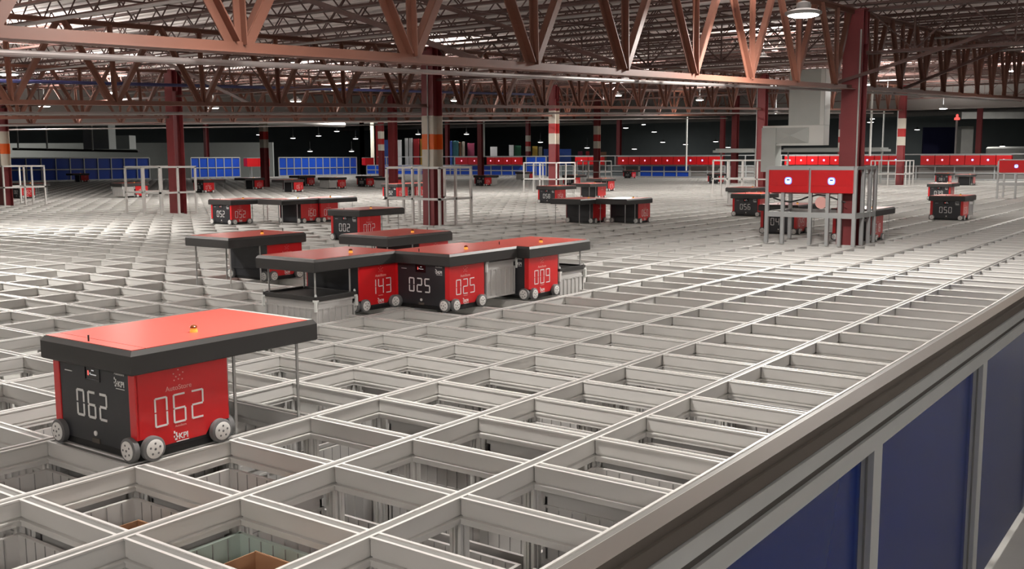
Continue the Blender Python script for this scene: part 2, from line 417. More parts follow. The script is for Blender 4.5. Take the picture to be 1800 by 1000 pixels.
for sgn, sn in ((-1, 'r'), (1, 'l')):
    RP['store_logo_'+sn] = face_xf(store_logo(.125), (-sgn, 0, 0), (0, 0, 1), (-.028, sgn*(HY+.0005), .335))
    RP['maker_logo_'+sn] = face_xf(maker_logo(.072), (-sgn, 0, 0), (0, 0, 1), (-.025, sgn*(HY+.0005), .078))
    RP['caption_'+sn] = face_xf(text_mesh('AutoStore', .014, 'pink_print'), (-sgn, 0, 0), (0, 0, 1), (-.025, sgn*(HY+.0005), .122))
mb = MB(); mb.box(-HX+.01, HX-.01, -HY+.01, HY-.01, .006, .036); rp('chassis', mb, 'black')
GX, GY = BW/2+.012, BL/2+.004
def gripper():
    mb = MB()
    for y in (-GY, GY): mb.box(-GX-.01, GX+.01, y-.014, y+.014, 0, .04)
    for x in (-GX, GX): mb.box(x-.014, x+.014, -GY, GY, 0, .04)
    mb.box(-GX, GX, -GY, GY, .01, .022)
    return mb
rp('lifting_frame', gripper(), 'skirt', bevel=.004)
for sx in (-1, 1):
    for sy in (-1, 1):
        mb = MB(); mb.box(sx*GX-.018, sx*GX+.018, sy*GY-.018, sy*GY+.018, -.005, .012); mb.lathe([(.010, .012), (.010, .05), (.005, .06)], (sx*GX, sy*GY, 0), 'z', 8)
        mb.box(sx*GX-.010+sx*.01, sx*GX+.010+sx*.01, sy*GY-.010+sy*.01, sy*GY+.010+sy*.01, -.085, 0)
        rp('corner_guide%d%d' % (sx, sy), mb, 'duct_white')
ROD = {}
def rod_mesh(zl):
    k = round(zl, 3)
    if k not in ROD:
        mb = MB(); mb.box(-.007, .007, -.0035, .0035, zl, LZ0); ROD[k] = mb.mesh('lift_band', 'steel_rod')
    return ROD[k]
OX = HX+.27                             # centre of the overhang
NUM = {}
def number_mesh(txt, which):
    k = (txt, which)
    if k not in NUM:
        if which == 'f': me = face_xf(digits(txt, .064, .128, .0115).mesh('n', 'white_print'), (0, -1, 0), (0, 0, 1), (-HX-.0005, .02, .215))
        else:
            sgn = -1 if which == 'r' else 1
            me = face_xf(digits(txt, .068, .135, .0085).mesh('n', 'white_print'), (-sgn, 0, 0), (0, 0, 1), (-.028, sgn*(HY+.0005), .207))
        NUM[k] = me
    return NUM[k]
def robot(corner, flip, num, label, binz=None, rods=True, group=None, rodz=-.1):
    """corner: ground point under the body corner nearest the camera side. binz: height of a held bin's top."""
    c = Vector((corner[0]+HX, corner[1]+HY, 0))
    t = thing('storage_robot', label, 'robot', c, PI if flip else 0, group)
    L = lambda n, k, p=t, loc=None: link(n, RP[k], p, loc)
    L('body', 'body'); L('front_panel', 'front_panel'); L('chassis', 'chassis')
    L('side_panel', 'side_r'); L('side_panel', 'side_l')
    for sx in (-1, 1):
        for sy in (-1, 1):
            w = L('wheel', 'wheel', t, (sx*(HX+.012), sy*(HY-.045), WR)); w.rotation_euler = (0, sx*PI/2, 0); L('hub', 'hub', w)
            w = L('wheel', 'wheel', t, (sx*(HX-.062), sy*(HY+.012), WR)); w.rotation_euler = (-sy*PI/2, 0, 0); L('hub', 'hub', w)
    lid = L('lid', 'lid'); L('top_sheet', 'lid_top', lid); L('end_glare', 'end_glare', lid)
    bc = L('beacon', 'beacon', t, (.18, -.17 if not flip else .17, LZ1)); L('beacon_cap', 'beacon_cap', bc, (0, 0, .022))
    L('antenna', 'antenna', t, (LX0+.04, .02, LZ1))
    d_ = L('display', 'display'); L('display_light', 'display_led', d_)
    L('key_switch', 'key_switch'); L('plate', 'plate_tag')
    L('caption', 'front_caption'); L('maker_logo', 'front_logo'); L('caption', 'front_caption2')
    for sn in 'rl':
        L('emblem', 'store_logo_'+sn); L('maker_logo', 'maker_logo_'+sn); L('caption', 'caption_'+sn)
    if num:
        link('number', number_mesh(num, 'f'), t); link('number', number_mesh(num, 'r'), t); link('number', number_mesh(num, 'l'), t)
    zl = (binz+.03) if binz is not None else rodz
    if zl < LZ0-.02:
        for sx in (-1, 1):
            for sy in (-1, 1): link('lift_band', rod_mesh(zl), t, (OX+sx*(GX-.025), sy*(GY-.03), 0))
    if binz is None and rodz < -.5: L('lifting_frame', 'lifting_frame', t, (OX, 0, rodz-.03))
    if binz is not None:
        g_ = L('lifting_frame', 'lifting_frame', t, (OX, 0, binz)); [L('corner_guide', 'corner_guide%d%d' % (a_, b_), g_) for a_ in (-1, 1) for b_ in (-1, 1)]
        s = -1 if flip else 1
        o = link('storage_bin', bin_g, None, (c.x+s*OX, c.y, binz-BH))
        return t, o
    return t, None
def held(o, label): tag(o, label, 'bin')
def g0(px, py, z=0): p = at(px, py, z); return (p.x, p.y)
robot((.015, .70), False, '062', 'red and charcoal robot numbered 062, nearest of all, alone on the grid', rodz=-.55)
_, o = robot(g0(632, 550), True, '143', 'red and black robot numbered 143 lowering a bin on its near side', .155)
held(o, 'light grey ribbed bin hanging half lowered under the robot numbered 143')
_, o = robot(g0(791, 549), False, '025', 'red and black robot numbered 025 with a raised bin behind it', .385)
held(o, 'grey ribbed bin fully raised under the overhang of the robot numbered 025')
_, o = robot(g0(930, 528), False, '009', 'red and black robot numbered 009 touching the bin of 025', .21)
held(o, 'grey bin half lowered behind the robot numbered 009')
robot(g0(472, 495), True, None, 'dark robot with plain charcoal back and long lid, left of 143')
p = at(686, 434, LZ0); robot((p.x+(LX1-LX0)-.08-2*HX, p.y+.035), True, None, 'dark lidded robot half hidden behind the lid of 143')
p = at(632, 381, LZ0); robot((p.x, p.y), False, '002', 'red and charcoal robot numbered 002 with a bright coral lid', rodz=-.2)
robot(g0(408, 395.5), False, '052', 'red and dark robot numbered 052 beyond the plain backed one')
robot(g0(530, 393), True, '160', 'robot numbered 160 with an open dark lifting bay beside 052')
robot(g0(565, 391), False, '057', 'partly hidden red robot directly behind the one numbered 160')
robot(g0(38, 349), False, '082', 'red robot beside the guard at the far left edge of the photo')
_, o = robot(g0(239, 347), True, '084', 'red robot carrying a grey bin behind the left column guard', .385)
held(o, 'grey bin carried by the robot behind the left column guard')
robot(g0(143, 320), True, None, 'small red robot standing against the dark blue left fence')
robot(g0(359, 339), False, '076', 'red robot just beyond the guard around the left bare column')
robot(g0(448, 333), True, '033', 'bright red robot under a long dark lid, second in the far left cluster')
robot(g0(517, 338), True, '061', 'red robot with an open lifting bay in the middle of the far left cluster')
robot(g0(540, 327), True, '038', 'small red robot behind the open bay robot of the far cluster')
_, o = robot(g0(594, 332), True, '030', 'red robot carrying a white grey bin at the end of the far left cluster', .385)
held(o, 'pale grey bin carried at the end of the far left robot cluster')
robot(g0(645, 328.5), False, '088', 'small black fronted robot in front of the blue fence corner')
_, o = robot(g0(692, 332), True, None, 'robot with pale bin behind the guard of the orange banded column', .385)
held(o, 'pale bin carried behind the guard of the orange banded column')
robot(g0(699, 351), False, '092', 'black fronted robot at the left post of the orange banded column guard')
robot(g0(731, 349), False, '023', 'black fronted robot seen through the guard of the orange banded column')
_, o = robot(g0(853, 327), False, '034', 'dark red robot with raised bin right of the orange banded column', .385)
held(o, 'grey bin raised on the robot right of the orange banded column')
_, o = robot(g0(931, 317), True, None, 'tiny red robot with a grey bin before the far red chargers', .385)
held(o, 'tiny grey bin carried before the far red chargers')
robot(g0(978, 358), False, '058', 'dark robot at the left end of the middle cluster')
robot(g0(1051, 350), True, None, 'red robot with open bay in the middle cluster, behind the nearest pair')
robot(g0(1043, 393), True, None, 'dark backed robot, left one of the nearest pair in the middle cluster')
robot(g0(1122, 393), True, '060', 'red robot with open black bay, right one of the nearest pair in the middle')
robot(g0(1069, 336), True, '075', 'dull red robot behind the middle cluster on its right')
robot(g0(1010, 327), False, '083', 'black fronted robot behind the banded column guard of the middle cluster')
robot(g0(1111, 313.5), False, '069', 'tiny robot farthest back before the bright red chargers')
robot(g0(1265, 323), False, '037', 'small robot standing alone left of the raised walkway guard')
robot(g0(1335, 381), False, '056', 'black fronted robot numbered 056 left of the twin red charger boxes')
p = at(1330, 362); _, o = robot((p.x, p.y), True, None, 'lidded robot just behind the robot numbered 056', .385)
held(o, 'grey bin carried behind the robot numbered 056')
robot(g0(1400, 413), False, '049', 'robot numbered 049 seen between the posts of the twin charger frame')
robot(g0(1535, 425), False, '018', 'robot with pink lit side at the right posts of the twin charger frame')
_, o = robot(g0(1692, 388), False, '050', 'black fronted robot numbered 050 alone on the right of the grid', .385)
held(o, 'pale bin raised behind the robot numbered 050')
robot(g0(1670, 352), False, '039', 'black fronted robot directly behind the robot numbered 050')
robot(g0(1668, 323), False, '081', 'small robot numbered 081, third in the line behind 050')
robot(g0(1710, 326), True, None, 'dark backed robot beside the third robot behind 050')
robot(g0(1846, 354), False, '047', 'robot cut by the right edge of the photo')

# ------------------------------------------------------------------ columns and guards
YJ = [1.68+8.29*j for j in range(-1, 8)]
XI = [-4.0, 12.92, 29.8, 46.7]
def column(x, y, top, bands=None, label=None, group=None, conduit=0):
    t = thing('steel_column', label, 'column', (x, y, 0), 0, group)
    mb = MB(); h = .145; w = .012
    mb.box(-h, -h+w, -h, h, FL, top); mb.box(h-w, h, -h, h, FL, top); mb.box(-h+w, h-w, -w/2, w/2, FL, top)
    link('shaft', mb.mesh('shaft', 'column_paint'), t)
    mb = MB(); mb.box(-.19, .19, -.19, .19, top-.02, top); mb.box(-.01, .01, -.16, .16, top-.5, top-.02); link('cap_plate', mb.mesh('cap_plate', 'column_paint'), t)
    if conduit:
        mb = MB(); mb.tube([(-h-.02, conduit, 0), (-h-.02, conduit, top-.3)], .013, 8); link('conduit', mb.mesh('conduit', 'duct_grey', smooth=True), t)
    if bands:
        for z0, z1, m in bands:
            mb = MB(); e = .002
            for sx in (-1, 1): mb.box(min(sx*(h+e), sx*(h-w-e)), max(sx*(h+e), sx*(h-w-e)), -h-e, h+e, z0, z1)
            mb.box(-h+w+e, h-w-e, -w/2-e, w/2+e, z0, z1)
            link('paint_band', mb.mesh('paint_band', m), t)
    return t
OB = [(1.13, 1.50, 'band_white'), (1.50, 1.80, 'band_orange'), (1.80, 2.16, 'band_white')]
RB = [(1.85, 2.25, 'band_white'), (2.25, 2.62, 'band_red'), (2.62, 3.1, 'band_white')]
clab = {(12.92, 1): 'dark red steel column with white and orange bands inside the nearest central guard', (12.92, 0): 'large dark red steel column behind the twin red charger boxes',
        (12.92, 2): 'maroon steel column standing in the left guard, no painted bands', (12.92, 3): 'banded column at the extreme left edge of the photo',
        (29.8, 1): 'dark red column beside the hanging white air duct', (29.8, 2): 'dark red column with two white bands in the middle of the grid',
        (29.8, 3): 'thin dark red column left of the orange banded one', (29.8, 4): 'banded column rising behind the far left blue fence', (29.8, 0): 'dark red column beyond the right edge guard',
        (46.7, 1): 'distant red and white banded column right of the large column', (46.7, 2): 'distant plain column left of the hanging air duct',
        (46.7, 3): 'distant banded column right of the middle banded one', (46.7, 4): 'distant plain column right of the orange banded one', (46.7, 5): 'distant column by the blue fence corner'}
banded = {(12.92, 1): OB, (12.92, 3): OB, (29.8, 2): RB, (29.8, 4): RB, (46.7, 3): RB, (46.7, 1): RB, (46.7, 5): RB}
for i, x in enumerate(XI):
    for j in range(-1, 7):
        y = 1.68+8.29*j
        if (x, j) not in clab: continue
        column(x, y, zb(x)+1.16 if y < YB else 6.6, banded.get((x, j)), clab[(x, j)], None, {(12.92, 1): -.03, (12.92, 0): -.12, (29.8, 1): .12}.get((x, j), 0))
def guard(x, y, label, lx=1.25, ly=1.42, h=1.14, mid=.52, posts=(3, 3)):
    t = thing('column_guard', label, 'railing', (x, y, 0))
    w = .022
    for i in range(posts[1]):
        for j in range(posts[0]):
            if 0 < i < posts[1]-1 and 0 < j < posts[0]-1: continue
            px, py = lx*i/(posts[1]-1), ly*j/(posts[0]-1)
            mb = MB(); mb.box(px-w, px+w, py-w, py+w, -.005, h); link('post', mb.mesh('post', 'aluminium'), t)
    for z, nm in ((h, 'top_rail'), (mid, 'mid_rail')):
        mb = MB()
        for yy in (0, ly): mb.box(-w, lx+w, yy-w, yy+w, z-w, z+w)
        for xx in (0, lx): mb.box(xx-w, xx+w, w, ly-w, z-w, z+w)
        link(nm, mb.mesh(nm, 'aluminium'), t)
    return t
guard(12.765, 9.67, 'silver square tube guard around the orange banded column', 1.0, 1.4)
guard(12.19, 17.93, 'silver square tube guard around the maroon left column', 1.02, 1.4)
guard(12.70, 26.2, 'silver guard at the extreme left edge of the photo')
guard(29.5, 17.95, 'silver guard around the middle column with two white bands', 1.3, 1.5)
guard(46.4, 26.2, 'distant silver guard around the banded column right of the middle', 1.3, 1.5)
guard(29.4, 9.4, 'silver guard around the column beside the hanging duct', 1.3, 2.1, 1.22, .6, (5, 3))
guard(46.3, 9.6, 'distant silver guard around the red and white banded column', 1.3, 1.6)
def charger_box(parent_loc, w, label, group=None, depth=.22, h=.34, glow='blue'):
    t = thing('charger_box', label, 'charger', parent_loc, 0, group)
    mb = MB(); mb.prism([(0, 0), (depth, -.03), (depth, h), (0, h)], 0, w, 'y'); mb.box(-.006, 0, .015, w-.015, h*.30, h*.92)
    link('housing', mb.mesh('housing', 'red_panel', bevel=.006), t)
    mb = MB(); mb.box(-.004, depth+.01, -.004, w+.004, h, h+.03); link('top_cover', mb.mesh('top_cover', 'frame_alu'), t)
    s = .055 if glow == 'blue' else .05
    mb = MB(); n = 24
    def rr(s_, x, z):
        out = []
        for k in range(n):
            a = 2*PI*k/n; c_, s2 = math.cos(a), math.sin(a); f_ = 1/max(abs(c_)**3+abs(s2)**3, 1e-6)**(1/3)
            out.append((x, w/2+s_*c_*f_, z+s_*s2*f_))
        return out
    zc = h*.52
    def disc(s_, x0, x1, mi):
        base = len(mb.v); mb.v += rr(s_, x0, zc)+rr(s_, x1, zc)
        for k in range(n): mb.f.append((base+k, base+(k+1) % n, base+n+(k+1) % n, base+n+k)); mb.m.append(mi)
        mb.f.append(tuple(base+k for k in range(n))); mb.f.append(tuple(base+n+k for k in range(n))[::-1]); mb.m += [mi, mi]
    disc(s, -.010, -.006, 0); disc(s*.74, -.012, -.006, 1)
    mb.box(-.0135, -.012, w/2-s*.45, w/2+s*.45, zc+s*.05, zc+s*.42, 2)
    link('lit_emblem', mb.mesh('lit_emblem', ['blue_glow' if glow == 'blue' else 'pink_glow', 'white_glow' if glow == 'blue' else 'pink_glow', 'blue_fence']), t)
    return t
def charger_frame(x, y, n, w, label):
    t = thing('charger_stand', label, 'frame', (x, y, 0)); wd = .026; ly = n*w+.06; lx = 1.0; h = 1.16
    ys = [0, w*.33, w*.62, w*1.03, w*1.7, ly] if n == 2 else [0, ly*.5, ly]
    for py in ys[:1]+ys[1:]:
        mb = MB(); tz = h if py in (0, ly, w*1.03) else .79
        mb.box(-wd, wd, py-wd, py+wd, -.005, tz); link('post', mb.mesh('post', 'frame_alu'), t)
    for px in (.38, .72, lx):
        mb = MB(); mb.box(px-wd, px+wd, -wd, wd, -.005, h); link('post', mb.mesh('post', 'frame_alu'), t)
    mb = MB(); mb.box(lx-wd, lx+wd, ly-wd, ly+wd, -.005, h); link('post', mb.mesh('post', 'frame_alu'), t)
    for z, nm in ((h, 'top_rail'), (.45, 'mid_rail')):
        mb = MB(); hh = wd if nm == 'top_rail' else .04
        for yy in (0, ly): mb.box(wd, lx-wd, yy-wd*.9, yy+wd*.9, z-hh, z+hh)
        for xx in (0, lx): mb.box(xx-wd*.9, xx+wd*.9, wd, ly-wd, z-hh, z+hh)
        link(nm, mb.mesh(nm, 'frame_alu'), t)
    return t
cf = at(1500, 432); CW = .645
charger_frame(12.56, 1.50, 2, CW, 'silver post frame carrying the twin red charger boxes')
charger_box((12.50, 1.50+CW+.04, .79), CW-.02, 'red charger box with blue lit emblem, the one beside robot 049')
charger_box((12.50, 1.515, .79), CW-.01, 'red charger box with blue lit emblem, the one nearest the large column')
mb = MB(); mb.lathe([(.09, 0), (.09, .12), (.07, .14)], (0, 0, 0), 'x', 20); t = link('cable_reel', mb.mesh('cable_reel', 'pink_print', smooth=True), None, (12.55, 2.0, .64)); tag(t, 'pale red cable reel hanging under the twin charger boxes', 'reel')
mb = MB(); mb.tube([(12.55, 2.75-.14*k, .70-.06*math.sin(k*.9)) for k in range(9)], .012); tag(link('power_cable', mb.mesh('power_cable', 'black')), 'black power cable looping under the twin charger boxes', 'cable')
p = at(1752, 349); charger_frame(p.x, p.y-1.04, 1, .98, 'silver post frame at the right edge of the photo')
charger_box((p.x-.06, p.y-1.01, .82), .98, 'single red charger box with blue ring at the right edge of the photo', None, .4, .38)

# ------------------------------------------------------------------ near side fence
fence = thing('barrier_fence', 'long grey framed barrier with dark blue panels along the near grid edge', 'fence', (0, 0, 0))
FX0, FX1 = -2.6, XE
def fpart(nm, y0, y1, z0, z1, m, bev=0):
    mb = MB(); mb.box(FX0, FX1, y0, y1, z0, z1); return link(nm, mb.mesh(nm, m, bevel=bev), fence)
fpart('top_cover', -1.545, -1.445, -.06, .018, 'tan_cover')
fpart('gasket', -1.540, -1.50, -.16, -.06, 'gasket')
fpart('cover_strip', -1.562, -1.540, -.085, -.022, 'tan_cover')
fpart('top_beam', -1.575, -1.50, -.165, -.088, 'frame_alu')
fpart('gasket', -1.562, -1.50, -.205, -.165, 'gasket')
fpart('lower_beam', -1.580, -1.50, -.30, -.205, 'frame_alu')
MX = [.2+2.9*k for k in range(20)]
for k in range(20):
    x = MX[k]
    mb = MB(); mb.box(x, x+.16, -1.58, -1.49, FL, -.30); mb.box(x-.003, x, -1.548, -1.534, FL, -.30, 1); link('mullion', mb.mesh('mullion', ['frame_alu', 'groove']), fence)
    mb = MB(); xe = MX[k+1] if k < 19 else x+2.9
    mb.box(x+.162, xe-.008, -1.512, -1.50, FL+.08, -.30); link('panel', mb.mesh('panel', 'blue_acrylic'), fence)
mb = MB(); mb.box(FX0, MX[0]-.008, -1.512, -1.50, FL+.08, -.30); link('panel', mb.mesh('panel', 'blue_acrylic'), fence)

# ------------------------------------------------------------------ far fences
def fence_run(axis, c, s0, s1, step, ztop, zmid, label, z0=0, pm='blue_fence'):
    t = thing('panel_fence', label, 'fence', (0, 0, 0)); w = .035
    def bx(mb, a, b_, d0, d1, za, zb_, mi=0):
        if axis == 'x': mb.box(a, b_, c+d0, c+d1, za, zb_, mi)
        else: mb.box(c+d0, c+d1, a, b_, za, zb_, mi)
    n = max(1, round((s1-s0)/step)); st = (s1-s0)/n
    for k in range(n+1):
        mb = MB(); bx(mb, s0+k*st-w, s0+k*st+w, -w, w, z0, ztop); link('post', mb.mesh('post', 'frame_alu'), t)
    for za, nm in ((ztop, 'top_rail'), (zmid, 'mid_rail'), (z0+.05, 'bottom_rail')):
        mb = MB(); bx(mb, s0, s1, -w*.9, w*.9, za-w, za+w); link(nm, mb.mesh(nm, 'frame_alu'), t)
    for k in range(n):
        mb = MB(); bx(mb, s0+k*st+w, s0+(k+1)*st-w, .01, .022, z0+.08, zmid-w); bx(mb, s0+k*st+w, s0+(k+1)*st-w, .01, .022, zmid+w, ztop-w)
        link('panel', mb.mesh('panel', pm), t)
    return t
ZT = 1.43
def fx(px, y=56.2):      # x on the left fence line seen at a pixel column
    d = ray(px, 280); return CAM.x+d.x*(y-CAM.y)/d.y
def fy(px, x=58.2):
    d = ray(px, 280); return CAM.y+d.y*(x-CAM.x)/d.x
fence_run('x', 56.2, fx(-10), fx(262), .95, ZT, .72, 'dark blue panel fence along the far left edge of the grid')
fence_run('x', 56.2, fx(335), fx(421), .74, ZT, .72, 'bright blue panel fence right of the maroon column')
fence_run('x', 56.2, fx(490), 57.6, .74, ZT, .62, 'bright blue panel fence ending at the far corner of the grid')
fence_run('y', 58.2, fy(1212), fy(1125), .95, .78, .40, 'low blue panel fence under the bright far row of red chargers')
fence_run('y', 58.2, fy(1275), fy(1214), 1.02, .78, .40, 'low grey panel fence left of the raised walkway', 0, 'bulkhead')
fence_run('y', 58.2, fy(1123), fy(965), 1.02, .78, .40, 'low dark panel fence right of the middle banded column', 0, 'hall_wall')
fence_run('y', 58.2, fy(960)-0, fy(925), 1.0, ZT, .80, 'tall blue fence panels beside the middle banded column')
fence_run('y', 58.2, fy(920), 55.6, 1.02, .78, .40, 'low blue panel fence under the far chargers left of the middle banded column')
fence_run('y', 58.2, -1.3, fy(1285), 1.02, .78, .40, 'low grey panel fence behind the robots on the right', 0, 'bulkhead')
def charger_row(px0, px1, n, what, glows):
    y1, y0 = fy(px0), fy(px1); w = (y1-y0)/n
    for k in range(n):
        charger_box((57.85, y1-(k+1)*w, .86), w-.03, what, 'far chargers '+what, .4, .52, glows[k % len(glows)])
charger_row(1090, 1270, 9, 'red charger in the bright far row left of the raised walkway', ['pink', 'pink', 'pink', 'pink', 'pink', 'pink', 'blue', 'blue', 'pink'])
charger_row(1015, 1062, 2, 'dark red far charger right of the middle banded column', ['pink'])
charger_row(860, 918, 4, 'red charger in the far row left of the middle banded column', ['pink'])
charger_row(805, 850, 2, 'maroon far charger right of the orange banded column', ['pink'])
charger_row(1382, 1482, 5, 'red charger in the far row behind the twin charger frame', ['pink', 'pink', 'blue', 'blue'])
charger_row(1515, 1590, 3, 'dull far charger right of the large column', ['blue'])
charger_row(1620, 1780, 6, 'bright red charger in the far row behind robot 081', ['pink', 'pink', 'pink', 'blue', 'blue'])
for px, lab in ((424, 'far red charger pair at the end of the left blue fence'), (632, 'red charger at the far corner of the grid')):
    n = 2 if px == 424 else 1
    for k in range(n):
        t = charger_box((fx(px)+k*1.05, 56.0, .80), 1.02, lab, lab if n > 1 else None, .4, .58, 'pink'); t.rotation_euler = (0, 0, -PI/2)
        t.location = (fx(px)+k*1.05, 55.95, .80)
        for px_ in (.1, .3):
            mb = MB(); mb.box(px_-.02, px_+.02, .45, .49, -.80, 0); link('post', mb.mesh('post', 'frame_alu'), t)
# railing on top of the far right edge
t = thing('far_railing', 'thin silver handrail above the far row of chargers', 'railing', (58.9, 0, 0))
mb = MB(); mb.box(-.03, .03, -1.3, 55, 1.42, 1.48); link('top_rail', mb.mesh('top_rail', 'frame_alu'), t)
for k in range(24):
    mb = MB(); mb.box(-.03, .03, -1.2+k*2.4, -1.14+k*2.4, -.5, 1.42); link('post', mb.mesh('post', 'frame_alu'), t)

# ------------------------------------------------------------------ roof steel
TD = 1.16
def truss_meshes(L_):
    mbB = MB(); mbT = MB(); mbW = MB()
    for sy in (-1, 1):
        for m_, z, sg in ((mbB, 0, 1), (mbT, TD, -1)):
            m_.bar((0, sy*.040, z+sg*.006), (L_, sy*.040, z+sg*.006+SL*L_), .07, .010)
            m_.bar((0, sy*.010, z+sg*.036), (L_, sy*.010, z+sg*.036+SL*L_), .010, .062)
    n = round(L_/1.5); st = L_/n
    for k in range(n):
        xb = (k+.5)*st
        for dx in (-.72, -.04, .72):
            xt = min(max(xb+dx, .1), L_-.1)
            a_ = Vector((xb+dx*.09, 0, SL*xb+.05)); b_ = Vector((xt, 0, SL*xt+TD-.04))
            mbW.angle(a_, b_, .062 if dx != -.04 else .05, .009, (0, -1 if dx < 0 else 1, 0))
    return [('bottom_chord', mbB.mesh('bottom_chord', 'truss_paint')), ('top_chord', mbT.mesh('top_chord', 'truss_paint')), ('web', mbW.mesh('web', 'truss_paint'))]
tl = {(0, 0): 'brown steel roof truss crossing the top of the photo, nearest of all', (0, 1): 'brown steel roof truss just above the left column and orange banded column',
      (1, 0): 'brown roof truss receding beyond the large dark red column', (0, 2): 'brown roof truss ending at the maroon left column', (1, 1): 'brown roof truss between the orange banded column and the duct side column'}
for i in range(3):
    L_ = XI[i+1]-XI[i]-.34
    ms = truss_meshes(L_)
    for j in range(0, 4):
        y = 1.68+8.29*j
        x0 = XI[i]+.17
        if not inview([(x0+L_*f, y, zb(x0+L_*f)+.1) for f in (0, .1, .2, .3, .4, .5, .6, .7, .8, .9, 1)], 100): continue
        t = thing('roof_truss', tl.get((i, j), 'distant brown steel roof truss with narrow V webs under the white deck'), 'truss', (x0, y, zb(x0)), 0, None if (i, j) in tl else 'distant roof trusses')
        for nm, me in ms: link(nm, me, t)
# girders across, between columns
def girder_meshes():
    L_ = 8.29-.34; mbB = MB(); mbT = MB(); mbW = MB(); D_ = .62
    for sx in (-1, 1):
        for m_, z in ((mbB, 0), (mbT, D_)): m_.bar((sx*.03, 0, z), (sx*.03, L_, z), .05, .045)
    n = 6; st = L_/n
    for k in range(n):
        mbW.bar((0, k*st, D_), (0, (k+.5)*st, 0), .035, .02); mbW.bar((0, (k+.5)*st, 0), (0, (k+1)*st, D_), .035, .02); mbW.bar((0, (k+.5)*st, 0), (0, (k+.5)*st, D_), .02, .02)
    return [('bottom_chord', mbB.mesh('bottom_chord', 'joist_paint')), ('top_chord', mbT.mesh('top_chord', 'joist_paint')), ('web', mbW.mesh('web', 'joist_paint'))]
gm = girder_meshes()
for i in range(1, 4):
    for j in range(-1, 3):
        y = 1.68+8.29*j+.17; x = XI[i]; z = zb(x)+.53
        if not inview([(x, y+7.9*f, z) for f in (0, .25, .5, .75, 1)], 60): continue
        lab = {(1, -1): 'dark brown lattice girder running out of the photo from the large column', (1, 0): 'dark brown lattice girder between the large column and the orange banded column', (1, 1): 'dark brown lattice girder between the orange banded and maroon columns'}.get((i, j))
        t = thing('lattice_girder', lab or 'distant dark lattice girder linking two column heads', 'girder', (x, y, z), 0, None if lab else 'distant lattice girders')
        for nm, me in gm: link(nm, me, t)
# open web joists
def joist_mesh(L_):
    mb = MB(); d_ = .36
    for z in (0, d_-.025):
        for sx in (-1, 1): mb.bar((sx*.024, 0, z+.015), (sx*.024, L_, z+.015), .036, .032)
    n = round(L_/.62); st = L_/n
    for k in range(n):
        mb.bar((0, k*st, d_-.02), (0, (k+.5)*st, .015), .016); mb.bar((0, (k+.5)*st, .015), (0, (k+1)*st, d_-.02), .016)
    return mb.mesh('roof_joist', 'joist_paint')
jm = joist_mesh(8.29-.02)
nj = 0
for j in range(-1, 4):
    y = 1.68+8.29*j
    for k in range(-2, 46):
        x = .27+1.05*k
        if x > XB-.4: continue
        z = zb(x)+TD+.06
        L_ = 8.27 if j < 3 else YB-y-.02
        if not inview([(x, y+L_*f, z) for f in (0, .2, .4, .6, .8, 1)], 20): continue
        o = link('roof_joist', jm, None, (x, y+.01, z)); o.scale = (1, L_/8.27, 1) if j == 3 else (1, 1, 1)
        tag(o, 'thin dark brown open web joist under the white roof deck', 'joist', 'roof joists'); nj += 1
# bridging rods along the joists
k = 0
for j in range(0, 4):
    for fr in (.22, .5, .78):
        y = 1.68+8.29*j+8.29*fr
        if y > YB-.5: continue
        mb = MB(); mb.bar((-2, y, zb(-2)+TD+.04), (XB-.5, y, zb(XB-.5)+TD+.04), .022)
        tag(link('bridging_rod', mb.mesh('bridging_rod', 'joist_paint')), 'thin dark bridging rod running under the roof joists', 'rod', 'bridging rods under the joists')
# sprinkler pipes under the trusses
def pipe(nm, pts, r, m, label, cat='pipe', group=None):
    mb = MB(); mb.tube(pts, r, 10)
    return tag(link(nm, mb.mesh(nm, m, smooth=True)), label, cat, group)
pipe('sprinkler_pipe', [(-3, 2.06, 1.857-.035*3), (12.6, 2.06, 1.857+.0369*12.6), (29, 2.06, 2.85)], .019, 'pipe_grey', 'grey sprinkler pipe hanging under the nearest roof truss')
for j, (dy, dz) in enumerate(((0.45, -.10), (.5, -.12), (.4, -.12))):
    y = 1.68+8.29*(j+1)+dy
    pipe('sprinkler_pipe', [(-2, y, zb(-2)+dz), (XB-.6, y, zb(XB-.6)+dz)], .024, 'pipe_grey', ('grey pipe under the truss of the orange banded column', 'grey pipe under the truss of the maroon column', 'grey pipe under the farthest truss at the left')[j])
# branch pipes across, higher up
for x in (4.6, 9.3, 17.5, 22.4, 36.0):
    pipe('branch_pipe', [(x, -3, zb(x)+1.02), (x, YB-.4, zb(x)+1.02)], .02, 'pipe_grey', 'thin grey branch pipe crossing high between the trusses', 'pipe', 'branch pipes across the roof')
pipe('blue_conduit', [(-2, 15.2, zb(-2)+.62), (24, 15.2, zb(24)+.62)], .035, 'navy', 'dark blue conduit running below the joists above the left column')
